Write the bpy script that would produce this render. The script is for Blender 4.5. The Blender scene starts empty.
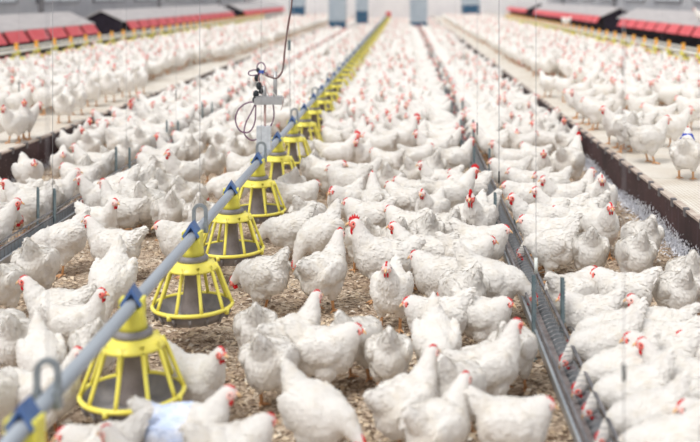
import bpy, bmesh, math, random
import numpy as np
from mathutils import Vector, Matrix, Euler, noise

C = bpy.context.scene.collection
PI = math.pi
R = math.radians

# ------------------------------------------------------------------ camera, world, light, exposure
CAM_H = 1.6          # eye height above the litter
FPX = 1000.0         # focal length in pixels of the 700 px wide frame
VX, VY = 405.0, -4.0 # where the rows of the house vanish
cd = bpy.data.cameras.new('camera')
cam = bpy.data.objects.new('camera', cd); C.objects.link(cam)
cam.location = (0, 0, CAM_H); cam.rotation_euler = (PI / 2, 0, 0)
cd.sensor_width = 36.0
cd.lens = FPX * 36.0 / 700.0
cd.shift_x = (350 - VX) / 700.0
cd.shift_y = (VY - 221) / 700.0
cd.clip_end = 300
cd.dof.use_dof = True
cd.dof.focus_distance = 5.4
cd.dof.aperture_fstop = 1.6
bpy.context.scene.camera = cam

w = bpy.data.worlds.new('world'); bpy.context.scene.world = w; w.use_nodes = True
nt = w.node_tree; nt.nodes.clear()
out = nt.nodes.new('ShaderNodeOutputWorld'); bg = nt.nodes.new('ShaderNodeBackground')
tc = nt.nodes.new('ShaderNodeTexCoord'); sep = nt.nodes.new('ShaderNodeSeparateXYZ')
rp = nt.nodes.new('ShaderNodeValToRGB')
rp.color_ramp.elements[0].position = 0.0; rp.color_ramp.elements[0].color = (0.60, 0.60, 0.66, 1)
rp.color_ramp.elements[1].position = 0.75; rp.color_ramp.elements[1].color = (1.0, 1.0, 1.0, 1)
nt.links.new(tc.outputs['Generated'], sep.inputs[0]); nt.links.new(sep.outputs['Z'], rp.inputs[0])
nt.links.new(rp.outputs[0], bg.inputs[0]); nt.links.new(bg.outputs[0], out.inputs[0])
bg.inputs[1].default_value = 0.82

sd = bpy.data.lights.new('daylight', 'SUN'); sun = bpy.data.objects.new('daylight', sd); C.objects.link(sun)
sd.energy = 2.3; sd.angle = R(28); sd.color = (1.0, 0.985, 0.96)
sun.rotation_euler = Euler((R(28), R(-22), 0))

vs = bpy.context.scene.view_settings
vs.view_transform = 'Standard'; vs.look = 'None'; vs.gamma = 1.0; vs.use_curve_mapping = False
vs.exposure = 0.07

# ------------------------------------------------------------------ helpers
def px_to_floor(px, py, z=0.0):
    Y = (CAM_H - z) * FPX / (py - VY)
    return ((px - VX) * Y / FPX, Y, z)

def tag(o, label=None, cat=None, group=None, kind=None):
    if label: o['label'] = label
    if cat: o['category'] = cat
    if group: o['group'] = group
    if kind: o['kind'] = kind
    return o

def link_mesh(name, me, parent=None, loc=(0, 0, 0)):
    o = bpy.data.objects.new(name, me); C.objects.link(o); o.location = loc
    if parent: o.parent = parent
    return o

def empty(name, loc, rz=0):
    o = bpy.data.objects.new(name, None); C.objects.link(o); o.location = loc
    o.rotation_euler = (0, 0, rz); o.empty_display_size = .05
    return o

def finish(bm, name, mats, parent=None, smooth=False, loc=(0, 0, 0)):
    me = bpy.data.meshes.new(name)
    bmesh.ops.recalc_face_normals(bm, faces=bm.faces[:])
    if smooth:
        for f in bm.faces: f.smooth = True
    bm.to_mesh(me); bm.free()
    for m in (mats if isinstance(mats, (list, tuple)) else [mats]): me.materials.append(m)
    return link_mesh(name, me, parent, loc)

def bbox(bm, x0, x1, y0, y1, z0, z1, mi=0):
    vs_ = [bm.verts.new(p) for p in ((x0,y0,z0),(x1,y0,z0),(x1,y1,z0),(x0,y1,z0),(x0,y0,z1),(x1,y0,z1),(x1,y1,z1),(x0,y1,z1))]
    for q in ((3,2,1,0),(4,5,6,7),(0,1,5,4),(1,2,6,5),(2,3,7,6),(3,0,4,7)):
        f = bm.faces.new([vs_[i] for i in q]); f.material_index = mi

def tube(bm, pts, r, n=8, mi=0, closed=False):
    pts = [Vector(p) for p in pts]; rings = []
    N = len(pts)
    for i, p in enumerate(pts):
        if closed: t = (pts[(i + 1) % N] - pts[i - 1]).normalized()
        else: t = (pts[min(i + 1, N - 1)] - pts[max(i - 1, 0)]).normalized()
        u = Vector((0, 0, 1)) if abs(t.z) < .9 else Vector((0, 1, 0))
        a = t.cross(u).normalized(); b = t.cross(a)
        rr = r[i] if isinstance(r, (list, tuple)) else r
        rings.append([bm.verts.new(p + a * math.cos(2*PI*k/n) * rr + b * math.sin(2*PI*k/n) * rr) for k in range(n)])
    m = N if closed else N - 1
    for i in range(m):
        A, B = rings[i], rings[(i + 1) % N]
        for k in range(n):
            f = bm.faces.new((A[k], A[(k+1) % n], B[(k+1) % n], B[k])); f.material_index = mi; f.smooth = True
    if not closed:
        for q in (rings[0][::-1], rings[-1]):
            f = bm.faces.new(q); f.material_index = mi

def lathe(bm, prof, n=32, mi=0, cx=0, cy=0):
    rings = [[bm.verts.new((cx + r * math.cos(2*PI*k/n), cy + r * math.sin(2*PI*k/n), z)) for k in range(n)] for r, z in prof]
    for A, B in zip(rings[:-1], rings[1:]):
        for k in range(n):
            f = bm.faces.new((A[k], A[(k+1) % n], B[(k+1) % n], B[k])); f.material_index = mi; f.smooth = True

def prism_y(bm, prof, y0, y1, mi=0, close=True):
    """profile [(x,z)] extruded along y"""
    A = [bm.verts.new((x, y0, z)) for x, z in prof]; B = [bm.verts.new((x, y1, z)) for x, z in prof]
    n = len(prof)
    for i in range(n if close else n - 1):
        f = bm.faces.new((A[i], A[(i+1) % n], B[(i+1) % n], B[i])); f.material_index = mi
    if close:
        f = bm.faces.new(A[::-1]); f.material_index = mi
        f = bm.faces.new(B); f.material_index = mi

# ------------------------------------------------------------------ materials
def mat(name, col, rough=.6, metal=0.0, col2=None, scale=20.0, bump=0.0, bscale=60.0, detail=4, island=0.0,
        objrand=0.0, coords='Object', stretch=None, ramp=(.35, .65), trans=0.0, emit=None, sheen=0.0):
    m = bpy.data.materials.new(name); m.use_nodes = True
    t = m.node_tree; b = t.nodes['Principled BSDF']
    b.inputs['Base Color'].default_value = (*col, 1); b.inputs['Roughness'].default_value = rough
    b.inputs['Metallic'].default_value = metal
    b.inputs['Specular IOR Level'].default_value = .3
    if sheen: b.inputs['Sheen Weight'].default_value = sheen
    co = t.nodes.new('ShaderNodeTexCoord'); src = co.outputs[coords]
    if stretch:
        mp = t.nodes.new('ShaderNodeMapping'); mp.inputs['Scale'].default_value = stretch
        t.links.new(src, mp.inputs[0]); src = mp.outputs[0]
    last = None
    if col2 is not None:
        n = t.nodes.new('ShaderNodeTexNoise'); n.inputs['Scale'].default_value = scale; n.inputs['Detail'].default_value = detail
        t.links.new(src, n.inputs['Vector'])
        r = t.nodes.new('ShaderNodeValToRGB')
        r.color_ramp.elements[0].position = ramp[0]; r.color_ramp.elements[1].position = ramp[1]
        r.color_ramp.elements[0].color = (*col, 1); r.color_ramp.elements[1].color = (*col2, 1)
        t.links.new(n.outputs['Fac'], r.inputs[0]); last = r.outputs[0]
    if island or objrand:
        if island:
            g = t.nodes.new('ShaderNodeNewGeometry'); rnd = g.outputs['Random Per Island']; amt = island
        else:
            g = t.nodes.new('ShaderNodeObjectInfo'); rnd = g.outputs['Random']; amt = objrand
        mr = t.nodes.new('ShaderNodeMapRange'); mr.inputs['To Min'].default_value = 1 - amt; mr.inputs['To Max'].default_value = 1.0
        t.links.new(rnd, mr.inputs['Value'])
        hs = t.nodes.new('ShaderNodeHueSaturation')
        if last: t.links.new(last, hs.inputs['Color'])
        else: hs.inputs['Color'].default_value = (*col, 1)
        t.links.new(mr.outputs[0], hs.inputs['Value']); last = hs.outputs[0]
    if last: t.links.new(last, b.inputs['Base Color'])
    if bump:
        n2 = t.nodes.new('ShaderNodeTexNoise'); n2.inputs['Scale'].default_value = bscale; n2.inputs['Detail'].default_value = 3
        t.links.new(src, n2.inputs['Vector'])
        bp = t.nodes.new('ShaderNodeBump'); bp.inputs['Strength'].default_value = bump; bp.inputs['Distance'].default_value = .01
        t.links.new(n2.outputs['Fac'], bp.inputs['Height']); t.links.new(bp.outputs[0], b.inputs['Normal'])
    if trans: b.inputs['Transmission Weight'].default_value = trans
    if emit:
        b.inputs['Emission Color'].default_value = (*emit[0], 1); b.inputs['Emission Strength'].default_value = emit[1]
    return m

def feather_material(name, blue=False):
    m = mat(name, (.925, .90, .865), rough=.9, col2=(.82, .75, .645), scale=11, bump=.16, bscale=60, objrand=.06, ramp=(.52, .86), sheen=.15)
    t = m.node_tree; b = t.nodes['Principled BSDF']
    # down lets light through: a little of it comes out the far side of each feather
    b.inputs['Subsurface Weight'].default_value = 0.0; b.inputs['Subsurface Radius'].default_value = (1.0, .8, .6); b.inputs['Subsurface Scale'].default_value = .022
    tr = t.nodes.new('ShaderNodeBsdfTranslucent'); tr.inputs[0].default_value = (.95, .91, .84, 1)
    mx = t.nodes.new('ShaderNodeMixShader'); mx.inputs[0].default_value = .24
    o = t.nodes['Material Output']
    t.links.new(b.outputs[0], mx.inputs[1]); t.links.new(tr.outputs[0], mx.inputs[2]); t.links.new(mx.outputs[0], o.inputs[0])
    return m

M = {}
M['feather'] = feather_material('white_feathers')
M['skin'] = mat('red_face_skin', (.78, .12, .10), .55, col2=(.86, .30, .25), scale=60)
M['skin_pale'] = mat('pale_pink_face_skin', (.86, .42, .38), .55, col2=(.9, .62, .56), scale=60)
M['comb'] = mat('red_comb', (.80, .022, .025), .5, col2=(.62, .01, .02), scale=80, objrand=.15)
M['beak'] = mat('horn_beak', (.80, .52, .28), .45)
M['eye'] = mat('dark_eye', (.05, .02, .015), .2)
M['leg'] = mat('ochre_leg_scales', (.80, .47, .24), .6, col2=(.62, .33, .17), scale=90, bump=.2)
M['dye'] = mat('blue_marking_dye', (.02, .045, .42), .8, col2=(.10, .16, .60), scale=40)
M['pale_dye'] = mat('washed_blue_dye', (.60, .70, .92), .9, col2=(.80, .83, .92), scale=16)
M['yellow'] = mat('yellow_plastic', (.95, .86, .17), .3, col2=(.92, .80, .13), scale=14)
M['yellow_dull'] = mat('yellow_plastic_neck', (.82, .76, .12), .4, col2=(.76, .68, .10), scale=14)
M['grey_plastic'] = mat('grey_plastic', (.20, .19, .20), .5, col2=(.30, .28, .28), scale=18)
M['drop_tube'] = mat('dusty_brown_plastic', (.21, .175, .17), .55, col2=(.30, .26, .25), scale=18)
M['blue'] = mat('blue_plastic', (.075, .14, .32), .45, col2=(.10, .18, .38), scale=30)
M['pipe'] = mat('galvanised_pipe', (.36, .40, .45), .42, .45, col2=(.46, .50, .55), scale=9, stretch=(1, .15, 1))
M['hook'] = mat('cast_grey_metal', (.22, .25, .27), .5, .4, col2=(.32, .35, .37), scale=30)
M['steel'] = mat('galvanised_trough_steel', (.34, .37, .40), .45, .5, col2=(.48, .51, .54), scale=8, stretch=(3, .4, 3))
M['steel_dark'] = mat('worn_dark_steel', (.13, .13, .14), .5, .5, col2=(.26, .25, .26), scale=14)
M['post'] = mat('galvanised_post_steel', (.13, .19, .21), .5, .4, col2=(.22, .28, .30), scale=20)
M['wire'] = mat('wire', (.32, .31, .31), .4, .6)
M['cord'] = mat('grey_cord', (.42, .42, .45), .7)
M['rubber'] = mat('black_rubber', (.03, .035, .04), .6)
M['clear'] = mat('milky_plastic', (.72, .78, .74), .3, col2=(.80, .84, .80), scale=20)
M['cable_dark'] = mat('purple_cable', (.16, .06, .13), .45)
M['cable_dark2'] = mat('brown_cable', (.17, .10, .095), .5)
M['cable_pink'] = mat('pinkish_cable', (.66, .45, .42), .5)
M['clear2'] = mat('pale_grey_housing', (.50, .53, .56), .35, col2=(.62, .65, .68), scale=30)
M['cable_blue'] = mat('blue_tape', (.05, .12, .45), .5)
M['tin'] = mat('tin', (.42, .42, .42), .4, .4, col2=(.5, .5, .5), scale=25)
M['red'] = mat('red_vinyl_curtain', (.74, .085, .10), .5, col2=(.80, .15, .17), scale=6, objrand=.06)
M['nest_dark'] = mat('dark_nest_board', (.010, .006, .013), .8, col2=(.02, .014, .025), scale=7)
M['nest_roof'] = mat('grey_roof_boards', (.50, .47, .465), .7, col2=(.40, .375, .38), scale=5, stretch=(4, .3, 4), bump=.1)
M['white_pipe'] = mat('white_pvc_pipe', (.83, .82, .76), .4, col2=(.74, .72, .66), scale=5)
M['hopper_pale'] = mat('pale_hopper_sheet', (.36, .42, .48), .5, col2=(.44, .50, .55), scale=4)
M['hopper_blue'] = mat('blue_hopper_sheet', (.03, .085, .16), .5, col2=(.05, .12, .20), scale=4)
M['wall'] = mat('painted_wall_sheet', (.52, .53, .56), .7, col2=(.44, .45, .49), scale=1.2, bump=.05)
M['wall_end'] = mat('white_end_wall', (.80, .79, .80), .7, col2=(.74, .73, .75), scale=1.2)
M['window'] = mat('frosted_window_glass', (.80, .85, .90), .25)
M['frame'] = mat('window_frame_metal', (.30, .31, .34), .5, .3)
M['fluff'] = mat('white_down', (.78, .79, .84), .95, island=.2)

def litter_material():
    m = bpy.data.materials.new('wood_shaving_litter'); m.use_nodes = True
    t = m.node_tree; b = t.nodes['Principled BSDF']; b.inputs['Roughness'].default_value = .95
    b.inputs['Specular IOR Level'].default_value = .1
    co = t.nodes.new('ShaderNodeTexCoord')
    v = t.nodes.new('ShaderNodeTexVoronoi'); v.inputs['Scale'].default_value = 75; v.feature = 'F1'
    n0 = t.nodes.new('ShaderNodeTexNoise'); n0.inputs['Scale'].default_value = 30; n0.inputs['Detail'].default_value = 3
    mixv = t.nodes.new('ShaderNodeMix'); mixv.data_type = 'VECTOR'; mixv.inputs[0].default_value = .06
    t.links.new(co.outputs['Object'], n0.inputs['Vector'])
    t.links.new(co.outputs['Object'], mixv.inputs[4]); t.links.new(n0.outputs['Color'], mixv.inputs[5])
    t.links.new(mixv.outputs[1], v.inputs['Vector'])
    sp = t.nodes.new('ShaderNodeSeparateColor'); t.links.new(v.outputs['Color'], sp.inputs[0])
    r = t.nodes.new('ShaderNodeValToRGB'); e = r.color_ramp
    e.elements[0].position = 0; e.elements[0].color = (.17, .125, .09, 1)
    e.elements[1].position = 1; e.elements[1].color = (.84, .74, .60, 1)
    for p, c in ((.22, (.37, .285, .215)), (.5, (.55, .44, .335)), (.8, (.69, .57, .44))):
        x = e.elements.new(p); x.color = (*c, 1)
    t.links.new(sp.outputs[0], r.inputs[0])
    n = t.nodes.new('ShaderNodeTexNoise'); n.inputs['Scale'].default_value = 3.5; n.inputs['Detail'].default_value = 5
    t.links.new(co.outputs['Object'], n.inputs['Vector'])
    r2 = t.nodes.new('ShaderNodeValToRGB'); r2.color_ramp.elements[0].position = .35; r2.color_ramp.elements[1].position = .62
    r2.color_ramp.elements[0].color = (.70, .64, .61, 1); r2.color_ramp.elements[1].color = (1, 1, 1, 1)
    t.links.new(n.outputs['Fac'], r2.inputs[0])
    mx = t.nodes.new('ShaderNodeMix'); mx.data_type = 'RGBA'; mx.blend_type = 'MULTIPLY'; mx.inputs[0].default_value = 1
    t.links.new(r.outputs[0], mx.inputs[6]); t.links.new(r2.outputs[0], mx.inputs[7])
    t.links.new(mx.outputs[2], b.inputs['Base Color'])
    bp = t.nodes.new('ShaderNodeBump'); bp.inputs['Distance'].default_value = .012; bp.inputs['Strength'].default_value = .7
    t.links.new(sp.outputs[1], bp.inputs['Height']); t.links.new(bp.outputs[0], b.inputs['Normal'])
    return m
M['litter'] = litter_material()

def chip_material():
    m = bpy.data.materials.new('wood_shavings'); m.use_nodes = True
    t = m.node_tree; b = t.nodes['Principled BSDF']; b.inputs['Roughness'].default_value = .9
    g = t.nodes.new('ShaderNodeNewGeometry'); r = t.nodes.new('ShaderNodeValToRGB'); e = r.color_ramp
    e.elements[0].color = (.13, .085, .055, 1); e.elements[1].color = (.86, .80, .72, 1)
    for p, c in ((.25, (.42, .31, .21)), (.55, (.68, .54, .38)), (.85, (.78, .66, .50))):
        x = e.elements.new(p); x.color = (*c, 1)
    t.links.new(g.outputs['Random Per Island'], r.inputs[0]); t.links.new(r.outputs[0], b.inputs['Base Color'])
    return m
M['chips'] = chip_material()

def slat_material():
    m = bpy.data.materials.new('perforated_slat_plastic'); m.use_nodes = True
    t = m.node_tree; b = t.nodes['Principled BSDF']; b.inputs['Roughness'].default_value = .6
    co = t.nodes.new('ShaderNodeTexCoord')
    mp = t.nodes.new('ShaderNodeMapping'); mp.inputs['Rotation'].default_value = (0, 0, PI/2)
    t.links.new(co.outputs['Object'], mp.inputs[0])
    br = t.nodes.new('ShaderNodeTexBrick'); br.inputs['Scale'].default_value = 1; br.offset = .5
    br.inputs['Brick Width'].default_value = .055; br.inputs['Row Height'].default_value = .026
    br.inputs['Mortar Size'].default_value = .0065; br.inputs['Mortar Smooth'].default_value = .3
    br.inputs['Color1'].default_value = (.60, .54, .46, 1); br.inputs['Color2'].default_value = (.66, .60, .52, 1)
    br.inputs['Mortar'].default_value = (.80, .765, .70, 1)
    t.links.new(mp.outputs[0], br.inputs[0])
    n = t.nodes.new('ShaderNodeTexNoise'); n.inputs['Scale'].default_value = 2.5; n.inputs['Detail'].default_value = 5
    t.links.new(co.outputs['Object'], n.inputs['Vector'])
    r2 = t.nodes.new('ShaderNodeValToRGB'); r2.color_ramp.elements[0].position = .35; r2.color_ramp.elements[1].position = .6
    r2.color_ramp.elements[0].color = (.86, .82, .77, 1); r2.color_ramp.elements[1].color = (1, 1, 1, 1)
    t.links.new(n.outputs['Fac'], r2.inputs[0])
    mx = t.nodes.new('ShaderNodeMix'); mx.data_type = 'RGBA'; mx.blend_type = 'MULTIPLY'; mx.inputs[0].default_value = 1
    t.links.new(br.outputs[0], mx.inputs[6]); t.links.new(r2.outputs[0], mx.inputs[7]); t.links.new(mx.outputs[2], b.inputs['Base Color'])
    bp = t.nodes.new('ShaderNodeBump'); bp.inputs['Distance'].default_value = .006; bp.inputs['Strength'].default_value = .5
    t.links.new(br.outputs['Fac'], bp.inputs['Height']); t.links.new(bp.outputs[0], b.inputs['Normal'])
    return m
M['slat'] = slat_material()

def board_material():
    m = bpy.data.materials.new('dark_purple_brown_board'); m.use_nodes = True
    t = m.node_tree; b = t.nodes['Principled BSDF']; b.inputs['Roughness'].default_value = .65
    co = t.nodes.new('ShaderNodeTexCoord')
    n = t.nodes.new('ShaderNodeTexNoise'); n.inputs['Scale'].default_value = 3; n.inputs['Detail'].default_value = 6
    t.links.new(co.outputs['Object'], n.inputs['Vector'])
    r = t.nodes.new('ShaderNodeValToRGB'); e = r.color_ramp
    e.elements[0].position = .3; e.elements[0].color = (.020, .008, .012, 1)
    e.elements[1].position = .75; e.elements[1].color = (.085, .040, .044, 1)
    t.links.new(n.outputs['Fac'], r.inputs[0])
    mp = t.nodes.new('ShaderNodeMapping'); mp.inputs['Scale'].default_value = (30, 30, 1.5)
    t.links.new(co.outputs['Object'], mp.inputs[0])
    n2 = t.nodes.new('ShaderNodeTexNoise'); n2.inputs['Scale'].default_value = 1.0; n2.inputs['Detail'].default_value = 3
    t.links.new(mp.outputs[0], n2.inputs['Vector'])
    r3 = t.nodes.new('ShaderNodeValToRGB'); r3.color_ramp.elements[0].position = .60; r3.color_ramp.elements[1].position = .75
    r3.color_ramp.elements[0].color = (0, 0, 0, 1); r3.color_ramp.elements[1].color = (.35, .35, .35, 1)
    t.links.new(n2.outputs['Fac'], r3.inputs[0])
    mx = t.nodes.new('ShaderNodeMix'); mx.data_type = 'RGBA'
    t.links.new(r3.outputs[0], mx.inputs[0]); t.links.new(r.outputs[0], mx.inputs[6]); mx.inputs[7].default_value = (.20, .17, .22, 1)
    v = t.nodes.new('ShaderNodeTexVoronoi'); v.inputs['Scale'].default_value = 26
    t.links.new(co.outputs['Object'], v.inputs['Vector'])
    r4 = t.nodes.new('ShaderNodeValToRGB'); r4.color_ramp.elements[0].position = .07; r4.color_ramp.elements[1].position = .12
    r4.color_ramp.elements[0].color = (1, 1, 1, 1); r4.color_ramp.elements[1].color = (0, 0, 0, 1)
    t.links.new(v.outputs['Distance'], r4.inputs[0])
    mx2 = t.nodes.new('ShaderNodeMix'); mx2.data_type = 'RGBA'
    t.links.new(r4.outputs[0], mx2.inputs[0]); t.links.new(mx.outputs[2], mx2.inputs[6]); mx2.inputs[7].default_value = (.45, .38, .33, 1)
    t.links.new(mx2.outputs[2], b.inputs['Base Color'])
    return m
M['board'] = board_material()

# ------------------------------------------------------------------ the house: floor, platforms, walls
Y0, Y1 = 1.2, 66.0
PY1 = Y1 - .2                           # platforms stop short of the back wall
PLX, PRX, PH = -3.36, 1.72, .28        # platform edges and height
WLX, WRX = -10.6, 9.4
bm = bmesh.new()
bmesh.ops.create_grid(bm, x_segments=2, y_segments=2, size=.5)
for v_ in bm.verts: v_.co.x = v_.co.x * (WRX - WLX) + (WRX + WLX) / 2; v_.co.y = v_.co.y * (Y1 - Y0) + (Y1 + Y0) / 2
fl = finish(bm, 'floor', M['litter']); tag(fl, 'brown and tan wood shaving litter floor', kind='structure')

def wall(name, x0, x1, y0, y1, z1, m):
    bm = bmesh.new(); bbox(bm, x0, x1, y0, y1, 0, z1)
    return tag(finish(bm, name, m), kind='structure')
wall('wall_left', WLX - .1, WLX, Y0, Y1, 3.0, M['wall'])
wall('wall_right', WRX, WRX + .1, Y0, Y1, 3.0, M['wall'])
wall('wall_back', WLX, WRX, Y1, Y1 + .1, 3.4, M['wall_end'])
k = 0
for side, X in (('l', WLX + .005), ('r', WRX - .005)):
    for i in range(11):
        y = 8 + i * 5.2; k += 1
        s = 1 if side == 'l' else -1
        bm = bmesh.new(); bbox(bm, min(X, X + s*.02), max(X, X + s*.02), y, y + 3.6, 1.45, 2.4)
        wn = finish(bm, 'window_%d' % k, M['window']); tag(wn, kind='structure')
        bm = bmesh.new()
        for a, b_, c_, d_ in ((y-.06, y, 1.4, 2.45), (y+3.6, y+3.66, 1.4, 2.45), (y-.06, y+3.66, 1.39, 1.45), (y-.06, y+3.66, 2.4, 2.46), (y+1.77, y+1.83, 1.45, 2.4)):
            bbox(bm, min(X, X+s*.05), max(X, X+s*.05), a, b_, c_, d_)
        finish(bm, 'window_frame', M['frame'], wn)
# steel roof posts along the nests
for X in (-9.35, 7.95):
    for y in (13.5, 25.7, 38.0, 50.3):
        bm = bmesh.new(); bbox(bm, X-.06, X+.06, y-.05, y+.05, 0 if False else 0, 3.2)
        bbox(bm, X-.11, X+.11, y-.10, y+.10, 0, .02)
        o = finish(bm, 'roof_post', M['steel_dark'])
        side = 'left' if X < 0 else 'right'
        tag(o, 'dark steel roof post behind the %s nest boxes, %s' % (side, {13.5:'first from the front',25.7:'second from the front',38.0:'third from the front',50.3:'farthest from the camera'}[y]), 'post', 'steel roof posts')

def platform(name, xe, xw, label):
    s = 1 if xw > xe else -1
    t = empty(name, (xe, Y0, 0)); tag(t, label, 'platform')
    bm = bmesh.new()
    y = Y0 + .05
    while y < PY1 - 1.2:             # slatted deck panels with narrow joints
        x = xe + s * .03
        while abs(x - xe) < abs(xw - xe) - .05:
            x2 = x + s * 1.2
            if abs(x2 - xe) > abs(xw - xe): x2 = xw
            bbox(bm, min(x, x2) + .004, max(x, x2) - .004, y, y + 1.192, PH - .03, PH)
            x = x2
        y += 1.2
    for v_ in bm.verts: v_.co -= Vector((xe, Y0, 0))
    finish(bm, 'slatted_deck', M['slat'], t)
    bm = bmesh.new()
    bbox(bm, min(0, s*.03), max(0, s*.03), 0, PY1 - Y0 - .2, 0, PH - .004)
    finish(bm, 'kickboard', M['board'], t)
    bm = bmesh.new()               # lip along the top of the board with clip bumps
    bbox(bm, min(-s*.006, s*.04), max(-s*.006, s*.04), 0, PY1 - Y0 - .2, PH - .003, PH + .012)
    finish(bm, 'edge_trim', M['slat_edge'], t)
    rr = random.Random(5)
    y = .4; n = 0
    bmc = bmesh.new(); bbox(bmc, min(-s*.012, s*.02), max(-s*.012, s*.02), 0, .04, PH - .03, PH + .022)
    bmesh.ops.recalc_face_normals(bmc, faces=bmc.faces[:]); cm = bpy.data.meshes.new('deck_clip'); bmc.to_mesh(cm); bmc.free(); cm.materials.append(M['steel_dark'])
    y = 2.4
    while n < 96:
        link_mesh('deck_clip', cm, t, (0, y + rr.uniform(-.03, .03), 0)); y += .31; n += 1
    return t
M['slat_edge'] = mat('dirty_edge_plastic', (.42, .33, .28), .8, col2=(.60, .52, .45), scale=12)
platform('slatted_platform', PLX, WLX + .6, 'pale slatted platform behind a dark kickboard, beyond the yellow feeder pans')
platform('slatted_platform', PRX, WRX - .6, 'pale slatted platform behind a dark kickboard, its deck mostly bare in front')

# white down collected against the foot of the kickboards
def down_drift(xe, s, label, y0, y1, n):
    rr = random.Random(11); bm = bmesh.new()
    for i in range(n):
        y = y0 + (y1 - y0) * rr.random() ** 1.7; fac = rr.random()
        dens = .5 + .5 * math.sin(y * 2.1) * math.sin(y * .9 + 1)
        if fac < .8:
            h = abs(rr.gauss(0, .035)) * (.5 + dens); z = min(.14, h + .002); x = xe - s * (.004 + max(0, .05 - z) * rr.random())
        else:
            z = .006 + .02 * rr.random(); x = xe - s * (.01 + abs(rr.gauss(0, .05)))
        a = rr.uniform(.012, .03); th = rr.uniform(-.5, .5); wd = a * rr.uniform(.15, .35)
        d = Vector((-s * .25 * rr.random(), math.sin(th), math.cos(th))) if fac < .8 else Vector((rr.uniform(-1, 1), rr.uniform(-1, 1), .3))
        d.normalize(); sd_ = Vector((0, math.cos(th), -math.sin(th))) if fac < .8 else Vector((-d.y, d.x, 0)).normalized()
        p = Vector((x, y, z)); bend = Vector((-s * .006, 0, 0))
        vs_ = [bm.verts.new(q) for q in (p, p + d*a*.5 + sd_*wd + bend, p + d*a, p + d*a*.5 - sd_*wd + bend)]
        bm.faces.new(vs_)
    o = finish(bm, 'feather_down', M['fluff']); tag(o, label, 'feathers', kind='stuff'); return o
down_drift(PRX, 1, 'white feather down stuck along the foot of the kickboard', 4.5, 20, 26000)
down_drift(PLX, -1, 'thin white feather down along the foot of the kickboard beyond the yellow pans', 7, 26, 2500)

# loose wood shavings on the nearer litter
rr = random.Random(3); bm = bmesh.new()
for i in range(26000):
    Y = 3.2 + 10 * rr.random() ** 1.5
    x = rr.uniform(max(-3.3, -.43 * Y), min(1.68, .31 * Y))
    a = rr.uniform(.006, .021); b_ = a * rr.uniform(.25, .7); th = rr.uniform(0, PI); z = rr.uniform(.002, .014)
    d = Vector((math.cos(th), math.sin(th), rr.uniform(-.35, .35))); s_ = Vector((-math.sin(th), math.cos(th), rr.uniform(-.5, .5)))
    p = Vector((x, Y, z)); up = Vector((0, 0, a * .35))
    q = [bm.verts.new(p - d*a), bm.verts.new(p + s_*b_ + up), bm.verts.new(p + d*a), bm.verts.new(p - s_*b_ + up*.3)]
    bm.faces.new(q)
o = finish(bm, 'wood_shavings', M['chips']); tag(o, 'loose pale wood shavings scattered over the litter', 'shavings', kind='stuff')

# ------------------------------------------------------------------ nest boxes on both platforms
ordn = ['nearest', 'second', 'third', 'fourth', 'farthest']
def nest_row(Xe, s, y0, y1, label, ztop=.93, step=1.12):
    """Xe: the aisle-side face; s = direction away from the aisle"""
    t = empty('nest_box', (Xe, y0, PH)); tag(t, label, 'nest box', 'nest boxes on the platforms')
    L = y1 - y0; zt = ztop - PH; H = 1.22 - PH
    bm = bmesh.new()
    prof = [(s*.16, 0), (s*1.2, 0), (s*1.2, zt - .02), (s*.66, H - .035), (s*.10, zt - .02), (s*.16, zt - .30)]
    prism_y(bm, prof, 0, L)
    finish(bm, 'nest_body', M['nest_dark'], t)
    bm = bmesh.new()
    for (a, b_) in (((s*.02, zt), (s*.66, H)), ((s*.66, H), (s*1.26, zt))):
        prism_y(bm, [a, b_, (b_[0], b_[1] - .03), (a[0], a[1] - .03)], -.04, L + .04)
    finish(bm, 'roof', M['nest_roof'], t)
    y = .03; n = 0
    while y + step < L + .02:
        bm = bmesh.new()
        gap = .15
        prism_y(bm, [(s*.015, zt - .01), (s*.04, zt - .012), (-s*.105, zt - .235), (-s*.13, zt - .23)], y + gap, y + step - gap*.2)
        c = finish(bm, 'nest_curtain', M['red'], t)
        y += step; n += 1
    bm = bmesh.new()
    bbox(bm, min(-s*.25, s*.14), max(-s*.25, s*.14), 0, L, .10, .13)
    for yy in np.arange(.1, L, 1.5): bbox(bm, -s*.24 - .012, -s*.24 + .012, yy, yy + .03, 0, .10)
    finish(bm, 'landing_rail', M['steel_dark'], t)
    return t
nest_row(-7.55, -1, 7.5, 24.4, 'long grey roofed nest box with big red curtains, nearest on left platform')
nest_row(-7.55, -1, 27.0, 44.0, 'second grey roofed nest box with red curtains along left platform')
nest_row(-7.55, -1, 46.6, 63.0, 'farthest grey roofed nest box with red curtains on left platform')
nest_row(6.55, 1, 13.5, 31.0, 'long grey roofed nest box with big red curtains, nearest on right platform')
nest_row(6.55, 1, 33.5, 51.0, 'second grey roofed nest box with red curtains along right platform')
nest_row(6.55, 1, 53.5, 64.0, 'farthest grey roofed nest box with red curtains on right platform')

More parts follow.
